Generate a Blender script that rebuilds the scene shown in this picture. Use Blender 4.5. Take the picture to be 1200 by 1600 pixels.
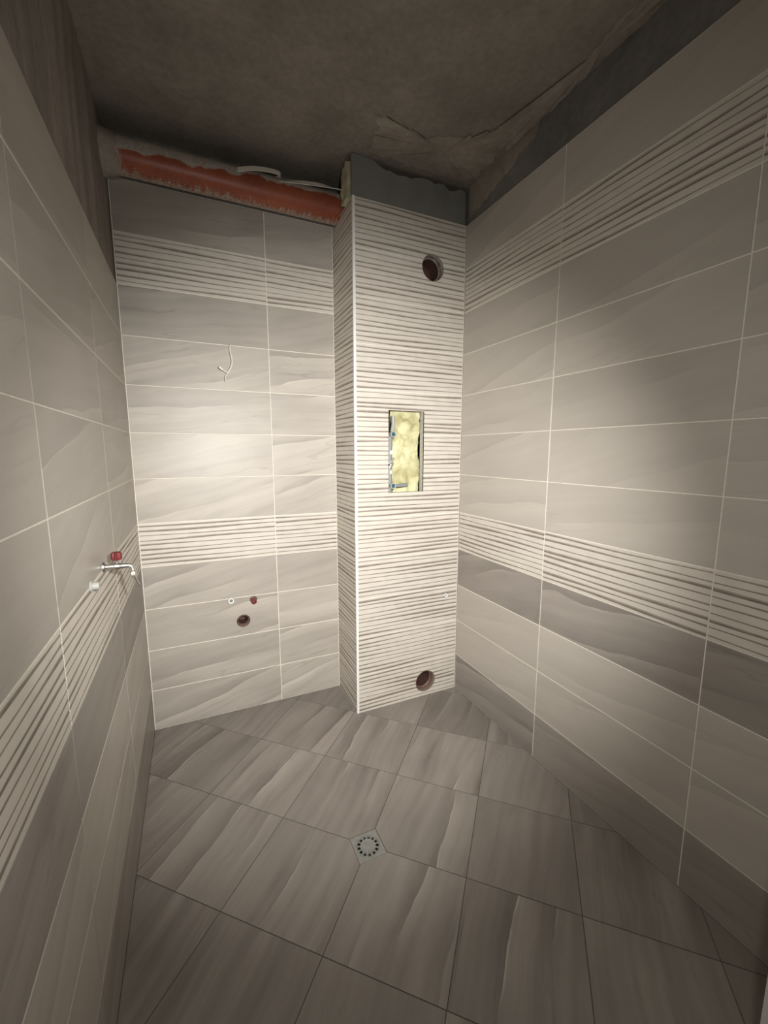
import bpy, bmesh, math, random
from mathutils import Vector, Matrix, noise as mnoise

for o in list(bpy.data.objects):
    bpy.data.objects.remove(o, do_unlink=True)
scene = bpy.context.scene
COL = scene.collection
random.seed(11)

# ------------------------------------------------------------------ camera
R = 0.2                                   # one course of wall tiles, metres
cam_d = bpy.data.cameras.new('camera')
cam = bpy.data.objects.new('camera', cam_d)
COL.objects.link(cam)
scene.camera = cam
CAM = Vector((0.2382, -2.1061, 1.3182))
YAW, PITCH = 0.4298, -0.1439
fwd = Vector((math.sin(YAW) * math.cos(PITCH), math.cos(YAW) * math.cos(PITCH), math.sin(PITCH)))
rgt = Vector((math.cos(YAW), -math.sin(YAW), 0))
upv = rgt.cross(fwd)
M = Matrix((rgt, upv, -fwd)).transposed().to_4x4()
M.translation = CAM
cam.matrix_world = M
cam_d.sensor_fit = 'HORIZONTAL'
cam_d.sensor_width = 36.0
cam_d.lens = 649.07 / 1200 * 36.0
cam_d.clip_start = 0.01

# ------------------------------------------------------------------ light, exposure
world = bpy.data.worlds.new('world')
scene.world = world
world.use_nodes = True
bg = world.node_tree.nodes['Background']
bg.inputs[0].default_value = (0.9, 0.95, 1.0, 1)
bg.inputs[1].default_value = 0.02
LIGHT_POS = Vector((0.40, -2.10, 1.43))   # torch held beside the camera, in the doorway
LIGHT_AIM = Vector((0.90, -0.28, 0.90))
LIGHT_COL = (1.0, 0.975, 0.932)
for nm, watts, deg in (('torch_beam', 218, 90), ('torch_spill', 23, 158)):   # hot spot and spill of one hand torch
    ld = bpy.data.lights.new(nm, 'SPOT')
    ld.energy = watts
    ld.color = LIGHT_COL
    ld.spot_size = math.radians(deg)
    ld.spot_blend = 1.0
    ld.shadow_soft_size = 0.02
    lo = bpy.data.objects.new(nm, ld)
    COL.objects.link(lo)
    lo.location = LIGHT_POS
    lo.rotation_euler = (LIGHT_AIM - LIGHT_POS).to_track_quat('-Z', 'Y').to_euler()
vs = scene.view_settings
vs.view_transform = 'Standard'
vs.look = 'None'
vs.exposure = 0.0
vs.gamma = 1.0
vs.use_curve_mapping = False

# ------------------------------------------------------------------ dimensions
W = 1.5138          # right wall
XC = 0.9254         # left face of the boxed-in shaft
D = -0.2837         # front face of the shaft
CEIL = 2.572
FRONT = -1.84       # inner face of the wall with the doorway
JX0, JX1 = 0.10, 1.118   # doorway
TOP = 12 * R        # top of tiling
GAP = 0.0034        # joint
REC = 0.0011        # joint recess

# ------------------------------------------------------------------ materials
def new_mat(name):
    m = bpy.data.materials.new(name)
    m.use_nodes = True
    nt = m.node_tree
    return m, nt, nt.nodes['Principled BSDF']

def N(nt, t, **kw):
    n = nt.nodes.new(t)
    for k, v in kw.items():
        setattr(n, k, v)
    return n

def math_n(nt, op, a, b=None, c=None, clamp=False):
    n = N(nt, 'ShaderNodeMath', operation=op)
    n.use_clamp = clamp
    for i, v in enumerate((a, b, c)):
        if v is None:
            continue
        if isinstance(v, (int, float)):
            n.inputs[i].default_value = v
        else:
            nt.links.new(v, n.inputs[i])
    return n.outputs[0]

def vmath(nt, op, a, b):
    n = N(nt, 'ShaderNodeVectorMath', operation=op)
    for i, v in enumerate((a, b)):
        if isinstance(v, (tuple, list)):
            n.inputs[i].default_value = v
        else:
            nt.links.new(v, n.inputs[i])
    return n.outputs[0]

def noise_n(nt, vec, scale, detail=3.0, rough=0.5, dist=0.0):
    n = N(nt, 'ShaderNodeTexNoise')
    n.inputs['Scale'].default_value = scale
    n.inputs['Detail'].default_value = detail
    n.inputs['Roughness'].default_value = rough
    n.inputs['Distortion'].default_value = dist
    nt.links.new(vec, n.inputs['Vector'])
    return n.outputs[0]

def remap(nt, v, a, b, c=0.0, d=1.0, smooth=False):
    n = N(nt, 'ShaderNodeMapRange')
    n.clamp = True
    if smooth:
        n.interpolation_type = 'SMOOTHSTEP'
    for i, x in ((1, a), (2, b), (3, c), (4, d)):
        n.inputs[i].default_value = x
    nt.links.new(v, n.inputs[0])
    return n.outputs[0]

def mix_c(nt, f, a, b, blend='MIX'):
    n = N(nt, 'ShaderNodeMix', data_type='RGBA', blend_type=blend)
    for sock, v in ((n.inputs[0], f), (n.inputs[6], a), (n.inputs[7], b)):
        if isinstance(v, (int, float)):
            sock.default_value = v
        elif isinstance(v, (tuple, list)):
            sock.default_value = tuple(v) + ((1,) if len(v) == 3 else ())
        else:
            nt.links.new(v, sock)
    return n.outputs[2]

def plain(name, col, rough=0.5, metal=0.0, spec=0.5, var=0.0, vscale=40.0, bump=0.0, bscale=120.0):
    m, nt, b = new_mat(name)
    b.inputs['Roughness'].default_value = rough
    b.inputs['Metallic'].default_value = metal
    b.inputs['Specular IOR Level'].default_value = spec
    tc = N(nt, 'ShaderNodeTexCoord').outputs['Object']
    if var > 0:
        f = remap(nt, noise_n(nt, tc, vscale, 4), 0.3, 0.7)
        lo_ = tuple(c * (1 - var) for c in col)
        hi_ = tuple(min(1, c * (1 + var)) for c in col)
        nt.links.new(mix_c(nt, f, lo_, hi_), b.inputs['Base Color'])
    else:
        b.inputs['Base Color'].default_value = tuple(col) + (1,)
    if bump > 0:
        bn = N(nt, 'ShaderNodeBump')
        bn.inputs['Strength'].default_value = bump
        bn.inputs['Distance'].default_value = 0.004
        nt.links.new(noise_n(nt, tc, bscale, 5), bn.inputs['Height'])
        nt.links.new(bn.outputs[0], b.inputs['Normal'])
    return m

def stone(name, dark, light, slope, stretch=(1.1, 7.0), rough=0.42, freq=7.0, white=0.5, mlo=0.42, hair_k=0.36):
    """veined stone-look porcelain; object colour: r = tone, g = strength of the veins"""
    m, nt, b = new_mat(name)
    oi = N(nt, 'ShaderNodeObjectInfo')
    sep = N(nt, 'ShaderNodeSeparateColor')
    nt.links.new(oi.outputs['Color'], sep.inputs[0])
    rnd = oi.outputs['Random']
    tc = N(nt, 'ShaderNodeTexCoord').outputs['Object']
    # turn the vein direction a little, each tile its own way
    vr = N(nt, 'ShaderNodeVectorRotate', rotation_type='Z_AXIS')
    nt.links.new(tc, vr.inputs['Vector'])
    ang = math_n(nt, 'MULTIPLY_ADD', rnd, slope[1] - slope[0], slope[0])
    nt.links.new(ang, vr.inputs['Angle'])
    p = vr.outputs[0]
    seed = N(nt, 'ShaderNodeCombineXYZ')
    nt.links.new(math_n(nt, 'MULTIPLY', rnd, 91.7), seed.inputs[0])
    nt.links.new(math_n(nt, 'MULTIPLY', rnd, 57.3), seed.inputs[1])
    nt.links.new(math_n(nt, 'MULTIPLY', rnd, 33.1), seed.inputs[2])
    p = vmath(nt, 'ADD', p, seed.outputs[0])
    wob = noise_n(nt, p, 4.0, 3)
    cw = N(nt, 'ShaderNodeCombineXYZ')
    nt.links.new(math_n(nt, 'MULTIPLY_ADD', wob, 0.05, -0.025), cw.inputs[1])
    p2 = vmath(nt, 'ADD', p, cw.outputs[0])
    ps = vmath(nt, 'MULTIPLY', p2, (stretch[0], stretch[1], 1.0))
    n1 = noise_n(nt, ps, 1.0, 1.5, 0.4)
    sy = N(nt, 'ShaderNodeSeparateXYZ')
    nt.links.new(p2, sy.inputs[0])
    ph = math_n(nt, 'MULTIPLY_ADD', sy.outputs[1], freq, math_n(nt, 'MULTIPLY', n1, 1.3))
    saw = math_n(nt, 'FRACT', ph)
    # smooth most of the saw edge but keep one side crisp
    band = remap(nt, saw, 0.0, 0.96)
    ps2 = vmath(nt, 'MULTIPLY', p2, (1.6, 6.0, 1.0))
    msk = remap(nt, noise_n(nt, ps2, 1.0, 2), mlo, mlo + 0.2, 0.0, 1.0, True)
    streak = noise_n(nt, vmath(nt, 'MULTIPLY', p2, (1.6, 34.0, 1.0)), 1.0, 3)
    cloud = noise_n(nt, vmath(nt, 'MULTIPLY', p2, (3.0, 6.0, 1.0)), 1.0, 4, 0.55)
    grain = noise_n(nt, p, 260.0, 2)
    # hair-thin dark veins running at a slant
    hv = noise_n(nt, vmath(nt, 'MULTIPLY', p2, (1.3, 12.0, 1.0)), 1.0, 3, 0.45)
    hair = remap(nt, math_n(nt, 'ABSOLUTE', math_n(nt, 'SUBTRACT', hv, 0.5)), 0.0, 0.016, 1.0, 0.0)
    hair = math_n(nt, 'MULTIPLY', hair, remap(nt, cloud, 0.46, 0.60))
    v = math_n(nt, 'MULTIPLY', math_n(nt, 'SUBTRACT', band, 0.5), math_n(nt, 'MULTIPLY', msk, 0.75))
    v = math_n(nt, 'MULTIPLY', v, sep.outputs[1])
    v = math_n(nt, 'ADD', v, math_n(nt, 'MULTIPLY', math_n(nt, 'SUBTRACT', streak, 0.5), math_n(nt, 'MULTIPLY', sep.outputs[1], 0.75)))
    v = math_n(nt, 'ADD', v, math_n(nt, 'MULTIPLY', math_n(nt, 'SUBTRACT', cloud, 0.5), math_n(nt, 'MULTIPLY_ADD', sep.outputs[1], 0.6, 0.12)))
    v = math_n(nt, 'ADD', v, math_n(nt, 'MULTIPLY', math_n(nt, 'SUBTRACT', grain, 0.5), 0.10))
    v = math_n(nt, 'SUBTRACT', v, math_n(nt, 'MULTIPLY', hair, math_n(nt, 'MULTIPLY', sep.outputs[1], hair_k)))
    t = math_n(nt, 'ADD', v, sep.outputs[0])
    ramp = N(nt, 'ShaderNodeMapRange')
    ramp.clamp = False
    nt.links.new(t, ramp.inputs[0])
    col = N(nt, 'ShaderNodeMix', data_type='RGBA')
    col.clamp_factor = False
    nt.links.new(math_n(nt, 'MAXIMUM', t, -0.35), col.inputs[0])
    col.inputs[6].default_value = tuple(dark) + (1,)
    col.inputs[7].default_value = tuple(light) + (1,)
    # thin pale vein along the crisp edges
    edge = math_n(nt, 'MULTIPLY', remap(nt, saw, 0.955, 0.985), remap(nt, msk, 0.55, 0.9))
    fade = remap(nt, noise_n(nt, vmath(nt, 'MULTIPLY', p2, (5.0, 2.0, 1.0)), 1.0, 2), 0.48, 0.62)
    edge = math_n(nt, 'MULTIPLY', math_n(nt, 'MULTIPLY', edge, fade), math_n(nt, 'MULTIPLY', sep.outputs[1], white), clamp=True)
    fin = mix_c(nt, edge, col.outputs[2], tuple(min(1, c * 1.35) for c in light))
    nt.links.new(fin, b.inputs['Base Color'])
    b.inputs['Roughness'].default_value = rough
    b.inputs['Specular IOR Level'].default_value = 0.35
    bn = N(nt, 'ShaderNodeBump')
    bn.inputs['Strength'].default_value = 0.06
    bn.inputs['Distance'].default_value = 0.001
    nt.links.new(grain, bn.inputs['Height'])
    nt.links.new(bn.outputs[0], b.inputs['Normal'])
    return m

def concrete(name, col, streak=False, var=0.22, patch=None):
    m, nt, b = new_mat(name)
    tc = N(nt, 'ShaderNodeTexCoord').outputs['Object']
    f = remap(nt, noise_n(nt, tc, 3.5, 6, 0.6), 0.32, 0.68)
    c = mix_c(nt, f, tuple(x * (1 - var) for x in col), tuple(x * (1 + var) for x in col))
    g = remap(nt, noise_n(nt, tc, 45.0, 5, 0.65), 0.25, 0.75, 0.82, 1.15)
    c = mix_c(nt, 1.0, c, g, 'MULTIPLY')
    if streak:
        s = noise_n(nt, vmath(nt, 'MULTIPLY', tc, (18.0, 18.0, 0.8)), 1.0, 3)
        s = remap(nt, s, 0.3, 0.7, 0.78, 1.18)
        c = mix_c(nt, 1.0, c, s, 'MULTIPLY')
    if patch:
        k = remap(nt, noise_n(nt, tc, 6.0, 5, 0.6, 0.6), 0.53, 0.57)
        c = mix_c(nt, math_n(nt, 'MULTIPLY', k, 0.6), c, patch)
    nt.links.new(c, b.inputs['Base Color'])
    b.inputs['Roughness'].default_value = 0.9
    b.inputs['Specular IOR Level'].default_value = 0.2
    bn = N(nt, 'ShaderNodeBump')
    bn.inputs['Strength'].default_value = 0.35
    bn.inputs['Distance'].default_value = 0.004
    nt.links.new(noise_n(nt, tc, 28.0, 7, 0.6), bn.inputs['Height'])
    nt.links.new(bn.outputs[0], b.inputs['Normal'])
    return m

M_WALL = stone('wall_stone', (0.235, 0.208, 0.186), (0.56, 0.517, 0.455), (-0.30, -0.06), white=0.5)
M_FLOOR = stone('floor_stone', (0.150, 0.130, 0.115), (0.43, 0.39, 0.345), (-0.12, 0.16), stretch=(0.9, 7.0), rough=0.5, freq=8.0, white=0.8, mlo=0.45, hair_k=0.15)
M_RIB = plain('cream_rib', (0.655, 0.61, 0.54), 0.45, var=0.05, vscale=18)
M_GROOVE = plain('taupe_groove', (0.235, 0.198, 0.165), 0.6, var=0.18, vscale=25)
M_GROOVE_EDGE = plain('tan_groove_edge', (0.42, 0.37, 0.315), 0.6, var=0.12, vscale=25)
M_GROUT = plain('cream_grout', (0.80, 0.75, 0.66), 0.9, var=0.08, vscale=60)
M_GROUT_F = plain('dark_floor_grout', (0.10, 0.088, 0.078), 0.95, var=0.15, vscale=60)
M_EDGE = plain('cut_tile_edge', (0.45, 0.41, 0.36), 0.9, var=0.2, vscale=120)
M_PLASTER_L = concrete('brown_render', (0.235, 0.205, 0.180), streak=True)
M_PLASTER = concrete('grey_render', (0.20, 0.19, 0.175))
M_CEIL = concrete('ceiling_concrete', (0.245, 0.22, 0.19), var=0.2)
M_SMEAR = concrete('plaster_smear', (0.30, 0.265, 0.225), var=0.25)
M_BOARD = plain('grey_green_board', (0.24, 0.24, 0.215), 0.9, var=0.10, vscale=12)
M_BOARDCORE = plain('gypsum_core', (0.56, 0.54, 0.49), 0.95, var=0.25, vscale=90, bump=0.5)
M_WHITE = plain('white_plastic', (0.86, 0.85, 0.82), 0.4)
M_PAINT = plain('white_door_paint', (0.84, 0.84, 0.83), 0.45)
M_BOWLSHADE = plain('drain_bowl_shade', (0.03, 0.026, 0.022), 0.9)  # near-black, shade below the drain slots put into the bowl colour
M_CHROME = plain('chrome', (0.70, 0.69, 0.66), 0.34, metal=1.0)
M_NICKEL = plain('nickel', (0.70, 0.68, 0.62), 0.35, metal=1.0)
M_RED = plain('red_handle', (0.15, 0.02, 0.022), 0.6, var=0.1)
M_REDPLUG = plain('red_plug', (0.21, 0.045, 0.05), 0.55)
M_BROWNPIPE = plain('brown_pipe', (0.20, 0.125, 0.098), 0.5, var=0.15, vscale=30)
M_VENTRIM = plain('mottled_vent_rim', (0.23, 0.20, 0.17), 0.7, var=0.5, vscale=30)  # dull grey-brown, mottled at random
M_BROWNSHADE = plain('brown_pipe_inside_shade', (0.085, 0.042, 0.034), 0.6, var=0.15)  # bore colour darkened to carry the shade deep in the pipe ends
M_GREYPL = plain('grey_plastic', (0.27, 0.28, 0.275), 0.5)
M_LTGREYPL = plain('pale_grey_plastic', (0.40, 0.41, 0.375), 0.45)
M_BLUE = plain('blue_plug', (0.035, 0.10, 0.15), 0.5)
M_BLACK = plain('black_cable', (0.015, 0.015, 0.015), 0.5)
M_TAPE = plain('white_tape', (0.80, 0.76, 0.67), 0.5)
M_DRAIN = plain('drain_grey', (0.26, 0.26, 0.235), 0.55, var=0.12, vscale=60, bump=0.15)

def wool_mat(name, c0, c1):
    m, nt, b = new_mat(name)
    tc = N(nt, 'ShaderNodeTexCoord').outputs['Object']
    f = remap(nt, noise_n(nt, tc, 13.0, 6, 0.6, 0.5), 0.32, 0.62)
    nt.links.new(mix_c(nt, f, c0, c1), b.inputs['Base Color'])
    b.inputs['Roughness'].default_value = 1.0
    b.inputs['Specular IOR Level'].default_value = 0.05
    bn = N(nt, 'ShaderNodeBump')
    bn.inputs['Strength'].default_value = 0.6
    bn.inputs['Distance'].default_value = 0.004
    nt.links.new(noise_n(nt, tc, 160.0, 5, 0.7, 1.0), bn.inputs['Height'])
    nt.links.new(bn.outputs[0], b.inputs['Normal'])
    return m
M_WOOL = wool_mat('yellow_glass_wool', (0.42, 0.38, 0.18), (0.82, 0.79, 0.50))
M_WOOLTUFT = wool_mat('pale_wool', (0.42, 0.40, 0.25), (0.66, 0.63, 0.44))

def pipe_mat():
    """orange drain pipe, smeared with render along the top, at the wall end and spattered below"""
    m, nt, b = new_mat('orange_pipe_with_mortar')
    tc = N(nt, 'ShaderNodeTexCoord').outputs['Object']
    s = N(nt, 'ShaderNodeSeparateXYZ')
    nt.links.new(tc, s.inputs[0])           # x along the pipe, y/z across it (object origin on the axis)
    nz = noise_n(nt, tc, 9.0, 6, 0.6)
    nf = noise_n(nt, tc, 110.0, 6, 0.75)
    nv = noise_n(nt, vmath(nt, 'MULTIPLY', tc, (90.0, 16.0, 16.0)), 1.0, 4)
    # height above axis seen from the room
    h = math_n(nt, 'ADD', math_n(nt, 'MULTIPLY', s.outputs[2], 14.0), math_n(nt, 'MULTIPLY', s.outputs[1], -7.5))
    hn = math_n(nt, 'ADD', h, math_n(nt, 'MULTIPLY_ADD', nz, 1.0, -0.5))
    xfade = remap(nt, s.outputs[0], 0.05, 0.7, 0.0, 0.34)
    top = remap(nt, math_n(nt, 'SUBTRACT', hn, xfade), 0.34, 0.42)
    endm = remap(nt, math_n(nt, 'ADD', s.outputs[0], math_n(nt, 'MULTIPLY_ADD', nv, 0.10, -0.05)), 0.045, 0.075, 1.0, 0.0)
    low = math_n(nt, 'ADD', math_n(nt, 'MULTIPLY', h, -1.0), math_n(nt, 'MULTIPLY_ADD', nf, 1.3, -0.65))
    low = math_n(nt, 'ADD', low, math_n(nt, 'MULTIPLY_ADD', nv, 0.9, -0.45))
    spl = remap(nt, low, 0.62, 0.90)
    fac = math_n(nt, 'MAXIMUM', math_n(nt, 'MAXIMUM', top, endm), math_n(nt, 'MULTIPLY', spl, 0.9))
    org = mix_c(nt, remap(nt, nz, 0.3, 0.7), (0.25, 0.060, 0.030), (0.37, 0.095, 0.044))
    org = mix_c(nt, remap(nt, nf, 0.5, 0.8, 0.0, 0.3), org, (0.55, 0.30, 0.2))
    mort = mix_c(nt, remap(nt, nf, 0.3, 0.7), (0.30, 0.255, 0.215), (0.58, 0.52, 0.45))
    nt.links.new(mix_c(nt, fac, org, mort), b.inputs['Base Color'])
    nt.links.new(remap(nt, fac, 0.0, 1.0, 0.42, 0.95), b.inputs['Roughness'])
    bn = N(nt, 'ShaderNodeBump')
    bn.inputs['Strength'].default_value = 0.5
    bn.inputs['Distance'].default_value = 0.003
    nt.links.new(math_n(nt, 'MULTIPLY', fac, nf), bn.inputs['Height'])
    nt.links.new(bn.outputs[0], b.inputs['Normal'])
    return m
M_PIPE = pipe_mat()

# ------------------------------------------------------------------ mesh helpers
def link(name, me, mat=None, parent=None, mw=None):
    o = bpy.data.objects.new(name, me)
    COL.objects.link(o)
    if parent is not None:
        o.parent = parent
    if mw is not None:
        o.matrix_local = (parent.matrix_basis.inverted() @ mw) if parent is not None else mw
    if mat is not None and me is not None and len(me.materials) == 0:
        for mm in (mat if isinstance(mat, (list, tuple)) else [mat]):
            me.materials.append(mm)
    return o

def from_bm(name, bm, mat=None, parent=None, mw=None, smooth=False):
    me = bpy.data.meshes.new(name)
    bmesh.ops.recalc_face_normals(bm, faces=bm.faces)
    bm.to_mesh(me)
    bm.free()
    if smooth:
        for p in me.polygons:
            p.use_smooth = True
        if hasattr(me, 'set_sharp_from_angle'):
            me.set_sharp_from_angle(angle=math.radians(40))
    return link(name, me, mat, parent, mw)

def tag(o, label, cat, kind=None, group=None):
    o['label'] = label
    o['category'] = cat
    if kind:
        o['kind'] = kind
    if group:
        o['group'] = group
    return o

def add_box(bm, x0, x1, y0, y1, z0, z1, mi=0):
    vs_ = [bm.verts.new((x, y, z)) for x in (x0, x1) for y in (y0, y1) for z in (z0, z1)]
    for f in ((0, 1, 3, 2), (4, 6, 7, 5), (0, 4, 5, 1), (2, 3, 7, 6), (0, 2, 6, 4), (1, 5, 7, 3)):
        fc = bm.faces.new([vs_[i] for i in f])
        fc.material_index = mi

def box(name, x0, x1, y0, y1, z0, z1, mat, parent=None):
    bm = bmesh.new()
    add_box(bm, x0, x1, y0, y1, z0, z1)
    return from_bm(name, bm, mat, parent)

def lathe(bm, prof, n=32, axis='Z', mi=0, caps=True):
    """prof: list of (radius, height) revolved round the axis"""
    rings = []
    for r, h in prof:
        ring = []
        for i in range(n):
            a = 2 * math.pi * i / n
            c, s = r * math.cos(a), r * math.sin(a)
            p = {'Z': (c, s, h), 'X': (h, c, s), 'Y': (s, h, c)}[axis]
            ring.append(bm.verts.new(p))
        rings.append(ring)
    for a, b in zip(rings, rings[1:]):
        for i in range(n):
            j = (i + 1) % n
            f = bm.faces.new((a[i], a[j], b[j], b[i]))
            f.material_index = mi
    if caps:
        for ring in (rings[0], rings[-1]):
            f = bm.faces.new(ring)
            f.material_index = mi
    return rings

def tube_path(bm, pts, rad, n=10, mi=0):
    pts = [Vector(p) for p in pts]
    rads = rad if isinstance(rad, (list, tuple)) else [rad] * len(pts)
    prev = None
    rings = []
    ref = Vector((0.31, 0.82, 0.47)).normalized()
    for i, p in enumerate(pts):
        t = (pts[min(i + 1, len(pts) - 1)] - pts[max(i - 1, 0)]).normalized()
        if prev is None:
            a = t.cross(ref).normalized()
        else:
            a = (prev - t * prev.dot(t)).normalized()
        prev = a
        b = t.cross(a)
        rings.append([bm.verts.new(p + (a * math.cos(2 * math.pi * k / n) + b * math.sin(2 * math.pi * k / n)) * rads[i]) for k in range(n)])
    for a, b in zip(rings, rings[1:]):
        for i in range(n):
            j = (i + 1) % n
            f = bm.faces.new((a[i], a[j], b[j], b[i]))
            f.material_index = mi
    for ring in (rings[0], rings[-1]):
        f = bm.faces.new(ring)
        f.material_index = mi

def smooth_path(pts, k=6):
    pts = [Vector(p) for p in pts]
    out = []
    for i in range(len(pts) - 1):
        p0, p1, p2, p3 = pts[max(i - 1, 0)], pts[i], pts[i + 1], pts[min(i + 2, len(pts) - 1)]
        for s in range(k):
            t = s / k
            out.append(0.5 * ((2 * p1) + (p2 - p0) * t + (2 * p0 - 5 * p1 + 4 * p2 - p3) * t * t + (3 * p1 - p0 - 3 * p2 + p3) * t ** 3))
    out.append(pts[-1])
    return out

def cutter_cyl(center, r, axis, length, n=40, mat=None):
    bm = bmesh.new()
    lathe(bm, [(r, -length / 2), (r, length / 2)], n, axis)
    return from_bm('cutter', bm, M_EDGE, None, Matrix.Translation(center))

def cutter_box(x0, x1, y0, y1, z0, z1, mat=None):
    bm = bmesh.new()
    add_box(bm, x0, x1, y0, y1, z0, z1)
    return from_bm('cutter', bm, mat or M_EDGE)

def cut(objs, cutters):
    """boolean the cutters out of each object and bake the result"""
    for o in objs:
        o.data = o.data.copy()
        if M_EDGE.name not in [m.name for m in o.data.materials]:
            o.data.materials.append(M_EDGE)
        for c in cutters:
            md = o.modifiers.new('cut', 'BOOLEAN')
            md.operation = 'DIFFERENCE'
            md.solver = 'EXACT'
            md.material_mode = 'TRANSFER'
            md.object = c
    bpy.context.view_layer.update()
    dg = bpy.context.evaluated_depsgraph_get()
    for o in objs:
        me = bpy.data.meshes.new_from_object(o.evaluated_get(dg))
        o.modifiers.clear()
        o.data = me
    for c in cutters:
        bpy.data.objects.remove(c, do_unlink=True)

# ------------------------------------------------------------------ wall frames: u along, v up, n out of the wall
def frame(origin, u, n):
    u, n = Vector(u), Vector(n)
    v = Vector((0, 0, 1))
    m = Matrix((u, v, n)).transposed().to_4x4()
    m.translation = Vector(origin)
    return m
F_BACK = frame((0, 0, 0), (1, 0, 0), (0, -1, 0))
F_RIGHT = frame((W, 0, 0), (0, -1, 0), (-1, 0, 0))
F_LEFT = frame((0, 0, 0), (0, 1, 0), (1, 0, 0))
F_COLF = frame((0, D, 0), (1, 0, 0), (0, -1, 0))
F_COLS = frame((XC, 0, 0), (0, -1, 0), (-1, 0, 0))
TH = 0.008          # tile thickness

_plain_cache = {}
def plain_tile_mesh(w, h, th=TH, ch=0.0009):
    key = (round(w, 4), round(h, 4))
    if key in _plain_cache:
        return _plain_cache[key]
    bm = bmesh.new()
    lo_ = [bm.verts.new(p) for p in ((0, 0, -th), (w, 0, -th), (w, h, -th), (0, h, -th))]
    md = [bm.verts.new(p) for p in ((0, 0, -ch), (w, 0, -ch), (w, h, -ch), (0, h, -ch))]
    tp = [bm.verts.new(p) for p in ((ch, ch, 0), (w - ch, ch, 0), (w - ch, h - ch, 0), (ch, h - ch, 0))]
    bm.faces.new(lo_[::-1])
    bm.faces.new(tp)
    for a, b in ((lo_, md), (md, tp)):
        for i in range(4):
            j = (i + 1) % 4
            bm.faces.new((a[i], a[j], b[j], b[i]))
    me = bpy.data.meshes.new('wall_tile')
    bmesh.ops.recalc_face_normals(bm, faces=bm.faces)
    bm.to_mesh(me)
    bm.free()
    _plain_cache[key] = me
    return me

def stripe_tile_mesh(w, h, seed, th=TH):
    """relief decor tile: wavy cream ribs with taupe grooves swelling and thinning between them"""
    rg = random.Random(seed)
    nl = 9
    seg = max(5, int(w / 0.6 * 20))
    xs = [w * i / seg for i in range(seg + 1)]
    lines = []
    for k in range(nl):
        c = (k + 0.55) / nl * h
        f1, p1 = rg.uniform(5, 11), rg.uniform(0, 6.28)
        f2, p2 = rg.uniform(8, 17), rg.uniform(0, 6.28)
        f2 *= 0.55
        big = rg.uniform(0.0040, 0.0085)
        row = []
        for x in xs:
            wd = 0.5 + 0.5 * math.sin(f2 * x + p2)
            wd = 0.0020 + big * (wd ** 1.3)
            cc = c + 0.0022 * math.sin(f1 * x + p1)
            row.append((cc, wd))
        lines.append(row)
    bm = bmesh.new()
    grid = []
    for i, x in enumerate(xs):
        col = [(0.0, 0.0)]
        for k in range(nl):
            cc, wd = lines[k][i]
            d = -0.0003 - 0.0005 * min(1, wd / 0.006)
            col += [(cc - wd / 2 - 0.0004, 0), (cc - wd / 2, d), (cc + wd * 0.18, d), (cc + wd * 0.55 + 0.0012, 0)]
        col.append((h, 0.0))
        prev = 0
        vv = []
        for y, z in col:
            y = min(max(y, prev), h)
            prev = y + 0.0001
            vv.append(bm.verts.new((x, y, z)))
        grid.append(vv)
    m = len(grid[0])
    for i in range(seg):
        for j in range(m - 1):
            f = bm.faces.new((grid[i][j], grid[i + 1][j], grid[i + 1][j + 1], grid[i][j + 1]))
            f.material_index = (1, 1, 2, 0)[(j - 1) % 4] if 0 < j < m - 2 else 0
    b = [bm.verts.new(p) for p in ((0, 0, -th), (w, 0, -th), (w, h, -th), (0, h, -th))]
    bm.faces.new((b[3], b[2], b[1], b[0]))
    bm.faces.new([b[0], b[1]] + [grid[i][0] for i in range(seg, -1, -1)])
    bm.faces.new([b[2], b[3]] + [grid[i][m - 1] for i in range(seg + 1)])
    bm.faces.new([b[3], b[0]] + [grid[0][j] for j in range(m)])
    bm.faces.new([b[1], b[2]] + [grid[seg][j] for j in range(m - 1, -1, -1)])
    bmesh.ops.recalc_face_normals(bm, faces=bm.faces)
    me = bpy.data.meshes.new('stripe_tile')
    bm.to_mesh(me)
    bm.free()
    me.materials.append(M_RIB)
    me.materials.append(M_GROOVE)
    me.materials.append(M_GROOVE_EDGE)
    return me

_seed = [100]
def put_tile(parent, fr, u0, u1, v0, v1, kind, tone=0.8, vein=0.4):
    g = GAP / 2
    w, h = (u1 - u0) - 2 * g, (v1 - v0) - 2 * g
    mw = fr @ Matrix.Translation((u0 + g, v0 + g, 0))
    if kind == 'stripe':
        _seed[0] += 1
        return link('stripe_tile', stripe_tile_mesh(w, h, _seed[0]), None, parent, mw)
    o = link('wall_tile', plain_tile_mesh(w, h), M_WALL, parent, mw)
    o.color = (tone + random.uniform(-0.06, 0.06), vein, random.random(), 1)
    return o

def bed(parent, fr, u0, u1, v0, v1, name='grout_bed'):
    bm = bmesh.new()
    add_box(bm, u0, u1, v0, v1, -0.0125, -REC)
    return from_bm(name, bm, M_GROUT, parent, fr)

# ================================================================== SETTING
# ---- floor
floor = tag(box('floor', -0.05, W + 0.05, -3.2, 0.05, -0.09, -REC, M_GROUT_F), 'grey taupe stone tile floor laid on the diagonal', 'floor', 'structure')
DRC = Vector((0.701, -0.966))
S = 0.3300
TH_F = math.radians(-43.7)
UF = Vector((math.cos(TH_F), math.sin(TH_F)))
VF = Vector((-math.sin(TH_F), math.cos(TH_F)))
DH = 0.0485          # half side of the drain

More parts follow.
